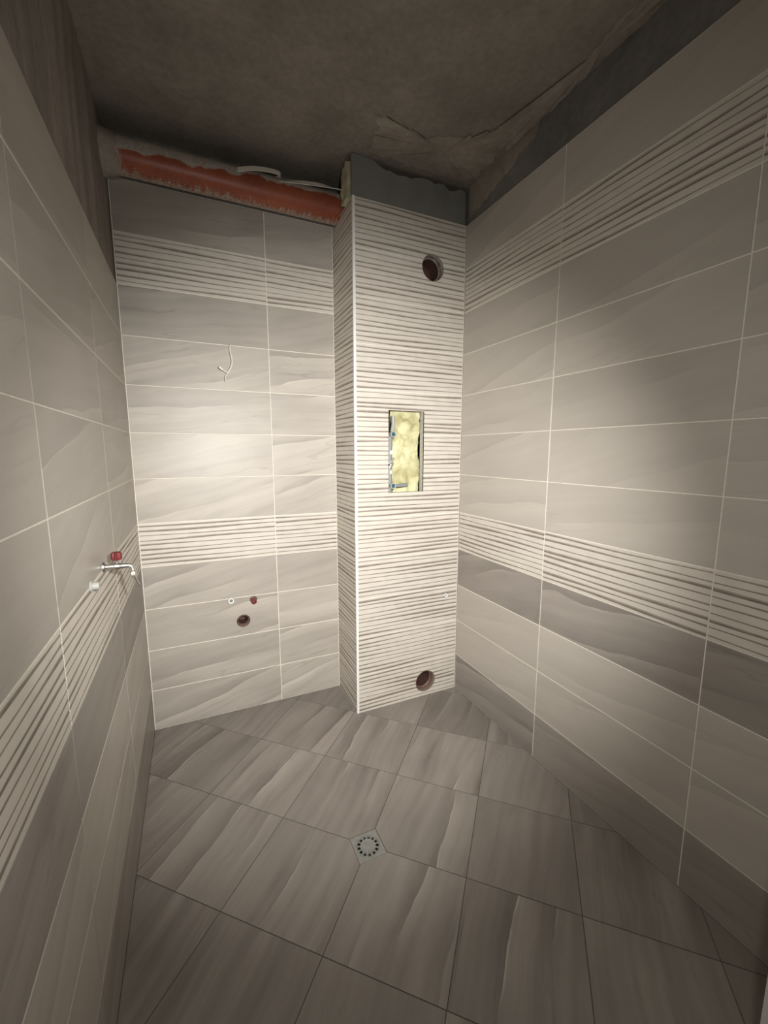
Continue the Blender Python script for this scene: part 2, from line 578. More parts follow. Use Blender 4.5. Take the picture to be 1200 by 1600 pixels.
def clip(poly, nx, ny, c):
    out = []
    for i in range(len(poly)):
        a, b = poly[i], poly[(i + 1) % len(poly)]
        da, db = nx * a[0] + ny * a[1] - c, nx * b[0] + ny * b[1] - c
        if da <= 0:
            out.append(a)
        if (da < 0 < db) or (db < 0 < da):
            t = da / (da - db)
            out.append((a[0] + (b[0] - a[0]) * t, a[1] + (b[1] - a[1]) * t))
    return out

for i in range(-9, 9):
    for j in range(-9, 9):
        g = 0.0013
        cs = []
        for a, b in ((i * S + g, j * S + g), ((i + 1) * S - g, j * S + g), ((i + 1) * S - g, (j + 1) * S - g), (i * S + g, (j + 1) * S - g)):
            p = DRC + UF * a + VF * b
            cs.append((p.x, p.y))
        poly = cs
        for nx, ny, c in ((-1, 0, -0.0015), (1, 0, W - 0.0015), (0, 1, -0.0015), (0, -1, 2.6)):
            poly = clip(poly, nx, ny, c)
            if len(poly) < 3:
                break
        if len(poly) < 3:
            continue
        # the four tiles round the drain have a corner cut off along its side
        ctr = Vector((sum(p[0] for p in cs) / 4, sum(p[1] for p in cs) / 4)) - DRC
        if i in (-1, 0) and j in (-1, 0):
            if abs(ctr.x) > abs(ctr.y):
                s_ = 1 if ctr.x > 0 else -1
                poly = clip(poly, -s_, 0, -s_ * DRC.x - DH - 0.001)
            else:
                s_ = 1 if ctr.y > 0 else -1
                poly = clip(poly, 0, -s_, -s_ * DRC.y - DH - 0.001)
        if all(p[0] > XC + 0.01 and p[1] > D + 0.01 for p in poly):
            continue
        ar = abs(sum(poly[k][0] * poly[(k + 1) % len(poly)][1] - poly[(k + 1) % len(poly)][0] * poly[k][1] for k in range(len(poly)))) / 2
        if ar < 1e-4:
            continue
        base = DRC + UF * (i * S) + VF * (j * S)
        # local frame: x along the veins (VF), y across
        mw = Matrix(((VF.x, -UF.x, 0, base.x), (VF.y, -UF.y, 0, base.y), (0, 0, 1, 0), (0, 0, 0, 1)))
        inv = mw.inverted()
        bm = bmesh.new()
        lp = [inv @ Vector((p[0], p[1], 0)) for p in poly]
        top = [bm.verts.new((p.x, p.y, 0)) for p in lp]
        bot = [bm.verts.new((p.x, p.y, -0.006)) for p in lp]
        bm.faces.new(top)
        bm.faces.new(bot[::-1])
        for k in range(len(lp)):
            l = (k + 1) % len(lp)
            bm.faces.new((top[k], bot[k], bot[l], top[l]))
        o = from_bm('floor_tile', bm, M_FLOOR, floor, mw)
        o.color = (0.36 + random.uniform(-0.10, 0.10), 0.64 + random.uniform(-0.12, 0.2), 0, 1)

cut([floor], [cutter_box(DRC.x - DH + 0.0005, DRC.x + DH - 0.0005, DRC.y - DH + 0.0005, DRC.y + DH - 0.0005, -0.03, 0.02)])

# ---- ceiling
def rough_sheet(name, x0, x1, y0, y1, z, nx, ny, amp, mat, thick, scale=2.5, parent=None):
    bm = bmesh.new()
    g = []
    for i in range(nx + 1):
        row = []
        for j in range(ny + 1):
            x, y = x0 + (x1 - x0) * i / nx, y0 + (y1 - y0) * j / ny
            row.append(bm.verts.new((x, y, z + amp * mnoise.noise(Vector((x * scale, y * scale, 3.1))))))
        g.append(row)
    for i in range(nx):
        for j in range(ny):
            bm.faces.new((g[i][j], g[i][j + 1], g[i + 1][j + 1], g[i + 1][j]))
    r = bmesh.ops.extrude_face_region(bm, geom=bm.faces[:])
    for v in [e for e in r['geom'] if isinstance(e, bmesh.types.BMVert)]:
        v.co.z = z + thick
    return from_bm(name, bm, mat, parent, smooth=True)
ceiling = tag(rough_sheet('ceiling', -0.12, W + 0.12, FRONT - 0.02, 0.12, CEIL, 40, 48, 0.004, M_CEIL, 0.12), 'dark unpainted concrete ceiling with rough patches', 'ceiling', 'structure')

# ---- back wall
JXB = 0.6005
wall_back = tag(box('wall_back', -0.12, W + 0.12, 0.0125, 0.14, -0.09, CEIL + 0.02, M_PLASTER), 'back wall tiled in grey stone with two striped bands', 'wall', 'structure')
bk_bed = bed(wall_back, F_BACK, 0.0, XC + 0.02, 0.0, TOP)
bk = {}
for r in range(12):
    for c, (a, b) in enumerate(((0.0022, JXB), (JXB, XC))):
        st = r in (4, 10)
        tone = {0: 0.62, 1: 0.58, 2: 0.62, 3: 0.62, 5: 0.78, 6: 0.74, 7: 0.70, 8: 0.66, 9: 0.60, 11: 0.52}.get(r, 0.6)  # the beam's bright middle and dim top are put into these tile tones
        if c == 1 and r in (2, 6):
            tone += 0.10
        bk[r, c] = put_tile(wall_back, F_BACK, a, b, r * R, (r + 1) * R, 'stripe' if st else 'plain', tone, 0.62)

# ---- right wall
wall_right = tag(box('wall_right', W + 0.0125, W + 0.12, -3.2, 0.02, -0.09, CEIL + 0.02, M_PLASTER), 'right wall of long pale beige tiles with dark and striped bands', 'wall', 'structure')
bed(wall_right, F_RIGHT, -D, -FRONT + 0.0, 0.0, TOP)
for r in range(12):
    st = r in (4, 10)
    for a, b in ((-D + 0.0015, 0.8791), (0.8791, 1.4836), (1.4836, -FRONT)):
        dark = r in (0, 3)
        put_tile(wall_right, F_RIGHT, a, b, r * R, (r + 1) * R, 'stripe' if st else 'plain', 0.22 if dark else 0.80, 0.42 if dark else 0.26)

# ---- left wall
wall_left = tag(box('wall_left', -0.12, -0.0125, -3.2, 0.02, -0.09, CEIL + 0.02, M_PLASTER_L), 'left wall of grey tiles with bare render above them', 'wall', 'structure')
bed(wall_left, F_LEFT, FRONT, 0.0, 0.0, 10 * R)
box('render_coat', -0.0125, -0.0035, FRONT, 0.0124, 10 * R, CEIL, M_PLASTER_L, wall_left)
lf = {}
for r in range(10):
    st = r == 4
    for c, (a, b) in enumerate(((-0.6005, 0.0), (-1.201, -0.6005), (-1.8015, -1.201))):
        dark = r in (0, 3)
        lf[r, c] = put_tile(wall_left, F_LEFT, a, b, r * R, (r + 1) * R, 'stripe' if st else 'plain', 0.18 if dark else 0.60, 0.40 if dark else 0.34)

# ---- front wall with the doorway the photograph was taken from
bm = bmesh.new()
add_box(bm, -0.12, JX0 - 0.03, FRONT - 0.10, FRONT, -0.09, CEIL + 0.02)
add_box(bm, JX1 + 0.03, W + 0.12, FRONT - 0.10, FRONT, -0.09, CEIL + 0.02)
add_box(bm, JX0 - 0.03, JX1 + 0.03, FRONT - 0.10, FRONT, 2.13, CEIL + 0.02)
wall_front = tag(from_bm('wall_front', bm, M_PLASTER), 'rendered wall around the doorway', 'wall', 'structure')
door = bpy.data.objects.new('door_1', None)
COL.objects.link(door)
tag(door, 'white painted door frame at the lower right edge of the picture', 'door frame', 'structure')
box('jamb', JX0 - 0.03, JX0, FRONT - 0.11, FRONT + 0.008, 0, 2.13, M_PAINT, door)
box('jamb', JX1, JX1 + 0.03, FRONT - 0.11, FRONT + 0.008, 0, 2.13, M_PAINT, door)
box('head', JX0, JX1, FRONT - 0.11, FRONT + 0.008, 2.10, 2.13, M_PAINT, door)

# ---- boxed-in shaft
NX0, NX1, NZ0, NZ1 = 1.097, 1.2915, 1.120, 1.5140       # inspection opening
shaft = bpy.data.objects.new('wall_shaft', None)
COL.objects.link(shaft)
tag(shaft, 'boxed-in pipe shaft covered in cream striped tiles with round and square openings', 'shaft', 'structure')
BT = 0.0125
bf0 = D + 0.0125
# front board, ragged along the top
bm = bmesh.new()
nseg = 46
tops = []
rg = random.Random(5)
for i in range(nseg + 1):
    x = XC + 0.002 + (W - XC - 0.002) * i / nseg
    f = i / nseg
    drop = 0.0
    if f > 0.16:
        drop = 0.010 + 0.020 * max(0, mnoise.noise(Vector((x * 22, 0.3, 1.0))) + 0.45) + 0.004 * rg.random()
        drop *= min(1, (f - 0.16) * 8)
    tops.append((x, CEIL - drop - 0.002))
fr_, bk_ = [], []
for x, z in tops:
    fr_.append(bm.verts.new((x, bf0, z)))
    bk_.append(bm.verts.new((x, bf0 + BT, z)))
b0 = [bm.verts.new(p) for p in ((tops[0][0], bf0, 0), (W, bf0, 0), (W, bf0 + BT, 0), (tops[0][0], bf0 + BT, 0))]
bm.faces.new([b0[0], b0[1]] + fr_[::-1])
bm.faces.new([b0[2], b0[3]] + bk_)
for i in range(nseg):
    bm.faces.new((fr_[i], fr_[i + 1], bk_[i + 1], bk_[i]))
bm.faces.new((b0[0], fr_[0], bk_[0], b0[3]))
bm.faces.new((b0[1], b0[2], bk_[-1], fr_[-1]))
bm.faces.new((b0[0], b0[3], b0[2], b0[1]))
board_f = from_bm('front_board', bm, M_BOARD, shaft)
board_s = box('side_board', XC + 0.0125, XC + 0.0125 + BT, bf0 + BT, 0.0, 0, TOP - 0.012, M_BOARD, shaft)
bed_f = bed(shaft, F_COLF, XC + 0.004, W - 0.0005, 0.0, TOP)
bed_s = bed(shaft, F_COLS, 0.0005, -D - 0.004, 0.0, TOP)
cf = {}
cside = {}
for r in range(12):
    a, b = XC + 0.0088, W - 0.0022
    if r == 6:
        cf[r] = put_tile(shaft, F_COLF, a, NX0 + GAP / 2, r * R, (r + 1) * R, 'stripe')
        put_tile(shaft, F_COLF, NX1 - GAP / 2, b, r * R, (r + 1) * R, 'stripe')
    else:
        cf[r] = put_tile(shaft, F_COLF, a, b, r * R, (r + 1) * R, 'stripe')
    cside[r] = put_tile(shaft, F_COLS, 0.0, -D - 0.007, r * R, (r + 1) * R, 'stripe')
# white plastic corner bead
bm = bmesh.new()
prof = [(-0.0008, 0.0090), (-0.0008, 0.0012), (-0.0002, -0.0004), (0.0012, -0.0008), (0.0102, -0.0008), (0.0102, 0.0090)]
rings = [[bm.verts.new((XC + x, D + y, z)) for x, y in prof] for z in (0.001, TOP + 0.001)]
for i in range(len(prof)):
    j = (i + 1) % len(prof)
    bm.faces.new((rings[0][i], rings[0][j], rings[1][j], rings[1][i]))
bm.faces.new(rings[0][::-1])
bm.faces.new(rings[1])
tag(from_bm('trim_1', bm, M_WHITE), 'white corner trim down the outer edge of the striped shaft', 'trim', 'structure')

box('stud', NX1 + 0.0005, NX1 + 0.03, bf0 + BT, bf0 + BT + 0.016, NZ0 - 0.06, NZ1 + 0.06, M_BOARDCORE, shaft)
# ---- openings
VENT = Vector((1.329, D, 2.180))
SEW = Vector((1.321, D, 0.083))
SOC = Vector((1.4426, D, 0.551))
cut([cf[5], cf[7]], [cutter_box(NX0, NX1, D - 0.05, D + 0.06, NZ0, NZ1)])
cut([bed_f, board_f], [cutter_box(NX0, NX1, D - 0.05, D + 0.06, NZ0, NZ1, M_BOARDCORE),
                       cutter_cyl(VENT, 0.0590, 'Y', 0.12), cutter_cyl(SEW, 0.0595, 'Y', 0.12), cutter_cyl(SOC, 0.0135, 'Y', 0.12)])
cut([cf[10], cf[11]], [cutter_cyl(VENT, 0.0590, 'Y', 0.12)])
cut([cf[0]], [cutter_cyl(SEW, 0.0595, 'Y', 0.12)])
cut([cf[2]], [cutter_cyl(SOC, 0.0135, 'Y', 0.12)])
BS1 = Vector((0.372, 0, 0.588))
BS2 = Vector((0.478, 0, 0.580))
BDR = Vector((0.4255, 0, 0.4755))
def bcut(objs):
    cut(objs, [cutter_cyl(BS1, 0.0165, 'Y', 0.14), cutter_cyl(BS2, 0.0175, 'Y', 0.14), cutter_cyl(BDR, 0.0325, 'Y', 0.20)])
bcut([bk_bed, wall_back, bk[2, 0], bk[3, 0]])
# notch for the orange pipe in the side of the shaft
PIPE_C = Vector((0, -0.072, 2.442))
PR = 0.0625
cut([bed_s, cside[11]], [cutter_cyl(Vector((XC, PIPE_C.y, PIPE_C.z)), PR + 0.004, 'X', 0.2)])
cut([board_s], [cutter_cyl(Vector((XC, PIPE_C.y, PIPE_C.z)), PR + 0.004, 'X', 0.2)])

# ---- rough plaster on the ceiling round the shaft and along the right wall
def smear(pts, z, parent, name='plaster_patch', jag=0.012, thick=0.006, sub=15, seed=0):
    rg = random.Random(seed)
    out = []
    n = len(pts)
    for i in range(n):
        a, b = Vector(pts[i]), Vector(pts[(i + 1) % n])
        for s in range(sub):
            p = a.lerp(b, s / sub)
            out.append((p.x + rg.uniform(-jag, jag), p.y + rg.uniform(-jag, jag)))
    bm = bmesh.new()
    c = Vector((sum(p[0] for p in out) / len(out), sum(p[1] for p in out) / len(out)))
    up = [bm.verts.new((p[0], p[1], z)) for p in out]
    dn = [bm.verts.new((c.x + (p[0] - c.x) * 0.985, c.y + (p[1] - c.y) * 0.985, z - thick * rg.uniform(0.4, 1.0))) for p in out]
    mid = [bm.verts.new((c.x + (p[0] - c.x) * 0.6, c.y + (p[1] - c.y) * 0.6, z - thick * rg.uniform(0.7, 1.3))) for p in out]
    cv = bm.verts.new((c.x, c.y, z - thick))
    m = len(out)
    for i in range(m):
        j = (i + 1) % m
        bm.faces.new((up[i], up[j], dn[j], dn[i]))
        bm.faces.new((dn[i], dn[j], mid[j], mid[i]))
        bm.faces.new((mid[i], mid[j], cv))
    bm.faces.new(up)
    return from_bm(name, bm, M_SMEAR, parent, smooth=True)
smear([(0.95, -0.50), (1.16, -0.47), (1.36, -0.58), (1.50, -0.72), (1.505, -0.36), (1.47, -0.305), (1.22, -0.30), (1.0, -0.31)], CEIL, ceiling, seed=3)
smear([(1.40, -0.60), (1.47, -0.90), (1.45, -1.25), (1.49, -1.5), (1.515, -1.5), (1.518, -0.9), (1.515, -0.55)], CEIL, ceiling, seed=4, jag=0.01)
# plaster run down over the top of the right wall
def wall_smear(prof, x, parent, seed):
    rg = random.Random(seed)
    bm = bmesh.new()
    f_, b_ = [], []
    for y, z in prof:
        f_.append(bm.verts.new((x - 0.004 * rg.uniform(0.5, 1.0), y, z)))
        b_.append(bm.verts.new((x + 0.0005, y, z)))
    bm.faces.new(f_)
    bm.faces.new(b_[::-1])
    for i in range(len(prof)):
        j = (i + 1) % len(prof)
        bm.faces.new((f_[i], f_[j], b_[j], b_[i]))
    return from_bm('plaster_run', bm, M_SMEAR, parent)
pr = [(D - 0.005, CEIL), (D - 0.005, 2.47)]
rg = random.Random(9)
for i in range(26):
    y = D - 0.012 - 0.42 * i / 25
    z = 2.435 + 0.10 * (i / 25) ** 1.1 + rg.uniform(-0.008, 0.010)
    pr.append((y, min(z, CEIL - 0.004)))
pr.append((D - 0.45, CEIL))
wall_smear(pr, W + 0.0125, wall_right, 2)

# ================================================================== THINGS
def empty(name, loc, label, cat, group=None):
    o = bpy.data.objects.new(name, None)
    COL.objects.link(o)
    o.location = loc
    o.empty_display_size = 0.02
    return tag(o, label, cat, None, group)

def child(name, bm, mat, parent, smooth=True):
    """bm given in the parent's local space"""
    me = bpy.data.meshes.new(name)
    bmesh.ops.recalc_face_normals(bm, faces=bm.faces)
    bm.to_mesh(me)
    bm.free()
    if smooth:
        for p in me.polygons:
            p.use_smooth = True
        me.set_sharp_from_angle(angle=math.radians(40))
    o = bpy.data.objects.new(name, me)
    COL.objects.link(o)
    o.parent = parent
    me.materials.append(mat)
    return o

# ---- orange pipe under the ceiling
bm = bmesh.new()
L = XC + 0.03
nn = 40
prof = []
for i in range(nn + 1):
    x = -0.012 + (L + 0.012) * i / nn
    prof.append((PR, x))
rings = lathe(bm, prof, 40, 'X')
for ring in rings:
    for v in ring:
        k = mnoise.noise(Vector((v.co.x * 14, v.co.y * 40, v.co.z * 40)))
        rad = Vector((0, v.co.y, v.co.z))
        if v.co.z > 0.028 or v.co.x < 0.05:
            v.co += rad.normalized() * 0.0022 * (k + 0.5)
pipe = from_bm('drain_pipe', bm, M_PIPE, None, Matrix.Translation(PIPE_C), smooth=True)
tag(pipe, 'orange plastic drain pipe smeared with mortar under the ceiling', 'pipe')
# mortar collar where it enters the left wall
bm = bmesh.new()
lathe(bm, [(PR + 0.001, 0.05), (PR + 0.006, 0.028), (PR + 0.012, 0.010), (PR + 0.020, -0.012)], 36, 'X', caps=False)
for v in bm.verts:
    k = mnoise.noise(v.co * 60)
    v.co.x += 0.012 * mnoise.noise(Vector((0.5, v.co.y * 45, v.co.z * 45))) * (1 if v.co.x > 0 else 0)
    v.co += Vector((0, v.co.y, v.co.z)).normalized() * 0.003 * k
o = from_bm('mortar_collar', bm, M_SMEAR, None, Matrix.Translation(PIPE_C), smooth=True)
o.parent = pipe
o.matrix_local = Matrix.Identity(4)

# ---- white flat tape looping over the pipe
def ribbon(name, pts, width_dirs, w, mat, thick=0.0012, k=8):
    ps = smooth_path(pts, k)
    ds = smooth_path(width_dirs, k)
    bm = bmesh.new()
    rows = []
    for i, p in enumerate(ps):
        d = ds[i].normalized()
        t = (ps[min(i + 1, len(ps) - 1)] - ps[max(i - 1, 0)]).normalized()
        n = t.cross(d).normalized() * thick
        rows.append([bm.verts.new(p + d * w / 2 + n), bm.verts.new(p - d * w / 2 + n), bm.verts.new(p - d * w / 2 - n), bm.verts.new(p + d * w / 2 - n)])
    for a, b in zip(rows, rows[1:]):
        for i in range(4):
            j = (i + 1) % 4
            bm.faces.new((a[i], a[j], b[j], b[i]))
    bm.faces.new(rows[0][::-1])
    bm.faces.new(rows[-1])
    return from_bm(name, bm, mat, None, smooth=True)

def px(x, y, yplane):
    """photo pixel -> point on the vertical plane y = yplane"""
    d = fwd * 649.07 + rgt * (x - 600) - upv * (y - 800)
    return CAM + d * ((yplane - CAM.y) / d.y)
yp = -0.130
tape = ribbon('white_tape', [px(371, 265, yp), px(395, 263, yp - 0.004), px(420, 266, yp - 0.008), px(436, 271, yp - 0.002), px(437, 277, yp + 0.02),
                             px(428, 280, yp + 0.025), px(440, 283, yp + 0.005), px(470, 285, yp - 0.004), px(500, 289, yp - 0.01), px(525, 295, yp - 0.02), px(549, 300, yp - 0.035)],
              [(0, 0.3, 1), (0, 0.3, 1), (0, 0.35, 1), (0.1, 0.3, 1), (0.1, 0.2, 1), (0, 0.6, 0.8), (0, 0.8, 0.6), (0, 0.5, 0.9), (0, 0.5, 0.9), (0, 0.8, 0.4), (0, 0.9, 0.3)],
              0.021, M_TAPE)
tag(tape, 'flat white tape looped on top of the orange pipe', 'tape')

# ---- glass wool
def wool(name, x0, x1, y0, y1, z0, z1, mat, amp, scale, n=(10, 6, 22), seed=0.0):
    bm = bmesh.new()
    nx, ny, nz = n
    idx = {}
    def vert(i, j, k):
        if (i, j, k) not in idx:
            p = Vector((x0 + (x1 - x0) * i / nx, y0 + (y1 - y0) * j / ny, z0 + (z1 - z0) * k / nz))
            q = p * scale + Vector((seed, seed * 2, 0))
            d = mnoise.noise_vector(q) + 0.5 * mnoise.noise_vector(q * 2.3)
            idx[i, j, k] = bm.verts.new(p + d * amp)
        return idx[i, j, k]
    for i in range(nx):
        for j in range(ny):
            for k in (0, nz):
                bm.faces.new((vert(i, j, k), vert(i + 1, j, k), vert(i + 1, j + 1, k), vert(i, j + 1, k)))
    for i in range(nx):
        for k in range(nz):
            for j in (0, ny):
                bm.faces.new((vert(i, j, k), vert(i + 1, j, k), vert(i + 1, j, k + 1), vert(i, j, k + 1)))
    for j in range(ny):
        for k in range(nz):
            for i in (0, nx):
                bm.faces.new((vert(i, j, k), vert(i, j + 1, k), vert(i, j + 1, k + 1), vert(i, j, k + 1)))
    return from_bm(name, bm, mat, None, smooth=True)
o = wool('glass_wool', 1.158, 1.312, D + 0.082, D + 0.17, 1.02, 1.62, M_WOOL, 0.020, 16, (20, 8, 50), 2.0)
tag(o, 'yellow glass wool behind the square inspection opening', 'insulation')
o = wool('insulation_tuft', XC - 0.014, XC + 0.055, D + 0.034, D + 0.105, TOP + 0.002, CEIL - 0.030, M_WOOLTUFT, 0.008, 26, (6, 5, 16), 5.0)
tag(o, 'pale tuft of mineral wool beside the end of the orange pipe', 'insulation')

# ---- fittings in the inspection opening
yy = D + 0.052
rs = empty('water_riser', (1.126, yy - 0.008, 1.00), 'pale plastic riser with two blue plugged sockets inside the inspection opening', 'water pipe')
bm = bmesh.new()
tube_path(bm, [(-0.002, 0, 0.0), (-0.001, 0, 0.32), (0.000, 0, 0.405)], 0.0115, 16)
child('pipe', bm, M_GREYPL, rs)
for z, nm in ((0.402, 'socket'), (0.152, 'socket')):
    bm = bmesh.new()
    lathe(bm, [(0.012, 0.0), (0.0155, -0.004), (0.0155, -0.026), (0.0105, -0.026), (0.0105, -0.010)], 24, 'Y')
    for v in bm.verts:
        v.co += Vector((0.006, 0, z))
    sk = child(nm, bm, M_LTGREYPL, rs)
    bm = bmesh.new()
    lathe(bm, [(0.0100, -0.012), (0.0100, -0.0235), (0.006, -0.0245)], 20, 'Y')
    for v in bm.verts:
        v.co += Vector((0.006, 0, z))
    child('plug', bm, M_BLUE, sk)
bm = bmesh.new()
tube_path(bm, smooth_path([(0.016, 0.000, 0.492), (0.016, -0.002, 0.45), (0.008, -0.004, 0.415)], 5), 0.0095, 12)
child('branch', bm, M_LTGREYPL, rs)

vl = empty('shutoff_valve', (1.126, yy - 0.018, 1.262), 'small chrome valve in the middle of the inspection opening', 'valve')
bm = bmesh.new()
tube_path(bm, [(-0.008, 0, -0.022), (0.000, 0, -0.006), (0.010, -0.002, 0.004)], [0.010, 0.0125, 0.008], 14)
child('body', bm, M_CHROME, vl)
bm = bmesh.new()
tube_path(bm, smooth_path([(-0.014, -0.006, -0.002), (0.002, -0.010, 0.010), (0.014, -0.008, 0.028)], 4), [0.0052] * 9, 8)
for v in bm.verts:
    v.co.y = -0.008 + (v.co.y + 0.008) * 0.5
child('lever', bm, M_CHROME, vl)
bm = bmesh.new()
add_box(bm, -0.010, 0.006, -0.010, 0.004, 0.044, 0.062)
bmesh.ops.bevel(bm, geom=bm.edges[:], offset=0.002, segments=2, affect='EDGES')
child('clip', bm, M_WHITE, vl)
bm = bmesh.new()
lathe(bm, [(0.0065, -0.052), (0.0072, -0.046), (0.0072, -0.038), (0.004, -0.034)], 16, 'Z')
child('nut', bm, M_WHITE, vl)

bm = bmesh.new()
tube_path(bm, smooth_path([(1.101, yy - 0.010, 1.53), (1.107, yy - 0.016, 1.47), (1.115, yy - 0.016, 1.425), (1.122, yy - 0.010, 1.47), (1.118, yy - 0.004, 1.53)], 7), 0.0042, 10)
tag(from_bm('black_cable', bm, M_BLACK, None, smooth=True), 'black cable loop at the upper left of the inspection opening', 'cable')
bm = bmesh.new()
tube_path(bm, [(1.13, yy - 0.012, 1.150), (1.18, yy - 0.012, 1.151), (1.222, yy - 0.010, 1.153)], 0.0095, 16)
tag(from_bm('branch_pipe', bm, M_GREYPL, None, smooth=True), 'short grey pipe lying along the bottom of the inspection opening', 'pipe')
# dark back of the shaft
# ---- round openings: pipe ends set back in the holes
def socket(name, c, ro, ri, depth, setback, mat, matin, label, cat, axis_back=1, lip=0.004):
    e = empty(name, c, label, cat)
    bm = bmesh.new()
    s = setback
    lathe(bm, [(ro, depth), (ro, s + 0.002), (ro - 0.001, s), (ri + 0.001, s), (ri, s + 0.002), (ri, depth * 0.45), (ri - lip, depth * 0.45 + 0.003), (ri - lip, depth)], 40, 'Y', caps=False)
    child('rim', bm, mat, e)
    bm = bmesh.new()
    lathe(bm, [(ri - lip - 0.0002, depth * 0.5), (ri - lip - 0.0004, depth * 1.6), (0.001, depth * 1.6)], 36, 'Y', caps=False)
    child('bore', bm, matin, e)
    return e
socket('toilet_outlet', SEW, 0.0565, 0.0515, 0.075, 0.006, M_BROWNPIPE, M_BROWNSHADE, 'brown waste pipe end in the hole at the foot of the striped shaft', 'pipe', lip=0.0035)
v = socket('vent_outlet', VENT, 0.0580, 0.0560, 0.07, 0.014, M_VENTRIM, M_BROWNSHADE, 'vent pipe end in the round hole near the top of the striped shaft', 'vent', lip=0.006)
e = socket('basin_waste', BDR, 0.0285, 0.0250, 0.05, 0.002, M_BROWNPIPE, M_BROWNSHADE, 'dark brown waste pipe hole low on the back wall', 'pipe', lip=0.0015)

def water_socket(name, c, ro, axis, sgn, label, mat=M_WHITE, proud=0.003):
    """threaded brass/white elbow outlet flush with a wall; axis out of the wall = sgn*axis"""
    e = empty(name, c, label, 'water outlet')
    bm = bmesh.new()
    p = proud
    lathe(bm, [(ro, -0.03 * sgn * 1.0), (ro, (p - 0.001) * sgn), (ro - 0.001, p * sgn), (ro * 0.62, p * sgn), (ro * 0.58, (p - 0.001) * sgn), (ro * 0.58, -0.012 * sgn)], 28, axis, caps=False)
    child('ring', bm, mat, e)
    bm = bmesh.new()
    lathe(bm, [(ro * 0.58, -0.006 * sgn), (ro * 0.40, -0.0065 * sgn), (ro * 0.36, -0.012 * sgn), (0.0005, -0.012 * sgn)], 24, axis, caps=False)
    child('thread', bm, M_DRAIN, e)
    return e
water_socket('water_socket', BS1, 0.0150, 'Y', -1, 'white water outlet on the back wall left of the red plug')
water_socket('water_socket', SOC, 0.0115, 'Y', -1, 'small pale water outlet low on the striped shaft')

# red plug on the back wall
e = empty('red_plug', BS2, 'red plug sticking out of the back wall above the waste hole', 'plug')
bm = bmesh.new()
lathe(bm, [(0.0120, 0.03), (0.0120, -0.036), (0.0110, -0.038), (0.0085, -0.038), (0.0080, -0.036), (0.0080, -0.022), (0.001, -0.022)], 26, 'Y', caps=False)
child('stem', bm, M_REDPLUG, e)
bm = bmesh.new()
lathe(bm, [(0.0150, 0.02), (0.0150, -0.001), (0.0122, -0.002), (0.0122, 0.02)], 26, 'Y', caps=False)
child('collar', bm, M_BROWNPIPE, e)

# ---- electric wire hanging from a joint on the back wall
e = empty('electric_wire', (0.424, 0, 1.80), 'white wire hanging from a joint high on the back wall', 'wire')
bm = bmesh.new()
tube_path(bm, smooth_path([(0.006, 0.004, 0.001), (0.002, -0.018, 0.000), (0.0, -0.026, -0.030), (0.006, -0.030, -0.070), (0.000, -0.034, -0.100), (-0.018, -0.036, -0.132)], 6), 0.0036, 10)
child('sheath', bm, M_TAPE, e)
bm = bmesh.new()
tube_path(bm, smooth_path([(-0.016, -0.035, -0.126), (-0.026, -0.036, -0.145), (-0.026, -0.034, -0.165)], 5), 0.0022, 8)
child('conductor', bm, M_TAPE, e)
bm = bmesh.new()
tube_path(bm, smooth_path([(-0.016, -0.035, -0.126), (-0.028, -0.036, -0.122), (-0.040, -0.040, -0.114), (-0.052, -0.045, -0.106)], 5), [0.0024] * 9 + [0.0050] * 6 + [0.0040], 10)
child('conductor', bm, M_WHITE, e)

# ---- tap and the blank outlet on the left wall
TAPP = Vector((0.0, -0.786, 1.006))
t = empty('wall_tap', TAPP, 'chrome wall tap with red handle on the left wall', 'tap')
bm = bmesh.new()
lathe(bm, [(0.002, 0.0), (0.0150, 0.0), (0.0150, 0.003), (0.0115, 0.008), (0.006, 0.008)], 28, 'X')
child('escutcheon', bm, M_CHROME, t)
bm = bmesh.new()
lathe(bm, [(0.0072, 0.006), (0.0072, 0.024), (0.0088, 0.0245), (0.0088, 0.029), (0.0072, 0.030)], 20, 'X')
child('nipple', bm, M_NICKEL, t)
bm = bmesh.new()
lathe(bm, [(0.0078, 0.030), (0.0100, 0.032), (0.0100, 0.044), (0.0078, 0.047), (0.0065, 0.066), (0.0070, 0.072)], 20, 'X')
for v_ in bm.verts:
    v_.co.z -= (v_.co.x - 0.03) * 0.03
bd = child('body', bm, M_CHROME, t)
bm = bmesh.new()
lathe(bm, [(0.0055, 0.006), (0.0055, 0.012), (0.0038, 0.013), (0.0038, 0.022)], 16, 'Z')
for v_ in bm.verts:
    v_.co.x += 0.038
child('stem', bm, M_CHROME, t)
bm = bmesh.new()                      # lobed handwheel
rings = []
for z, k in ((0.017, 0.75), (0.020, 1.0), (0.035, 1.0), (0.039, 0.8)):
    ring = []
    for i in range(48):
        a = 2 * math.pi * i / 48
        r = (0.0140 + 0.0020 * math.cos(8 * a)) * k
        ring.append(bm.verts.new((0.038 + r * math.cos(a), r * math.sin(a), z)))
    rings.append(ring)
for a, b in zip(rings, rings[1:]):
    for i in range(48):
        j = (i + 1) % 48
        bm.faces.new((a[i], a[j], b[j], b[i]))
bm.faces.new(rings[0]); bm.faces.new(rings[-1])
child('handle', bm, M_RED, t)
bm = bmesh.new()
tube_path(bm, smooth_path([(0.068, 0, -0.001), (0.077, 0, -0.004), (0.080, 0, -0.013), (0.081, 0, -0.022)], 5), [0.0068] * 10 + [0.0072] * 6, 16)
child('spout', bm, M_CHROME, t)
bm = bmesh.new()
lathe(bm, [(0.0098, -0.034), (0.0105, -0.031), (0.0105, -0.022), (0.0085, -0.019)], 6, 'Z')
for v_ in bm.verts:
    v_.co.x += 0.081
child('coupling_nut', bm, M_NICKEL, t)
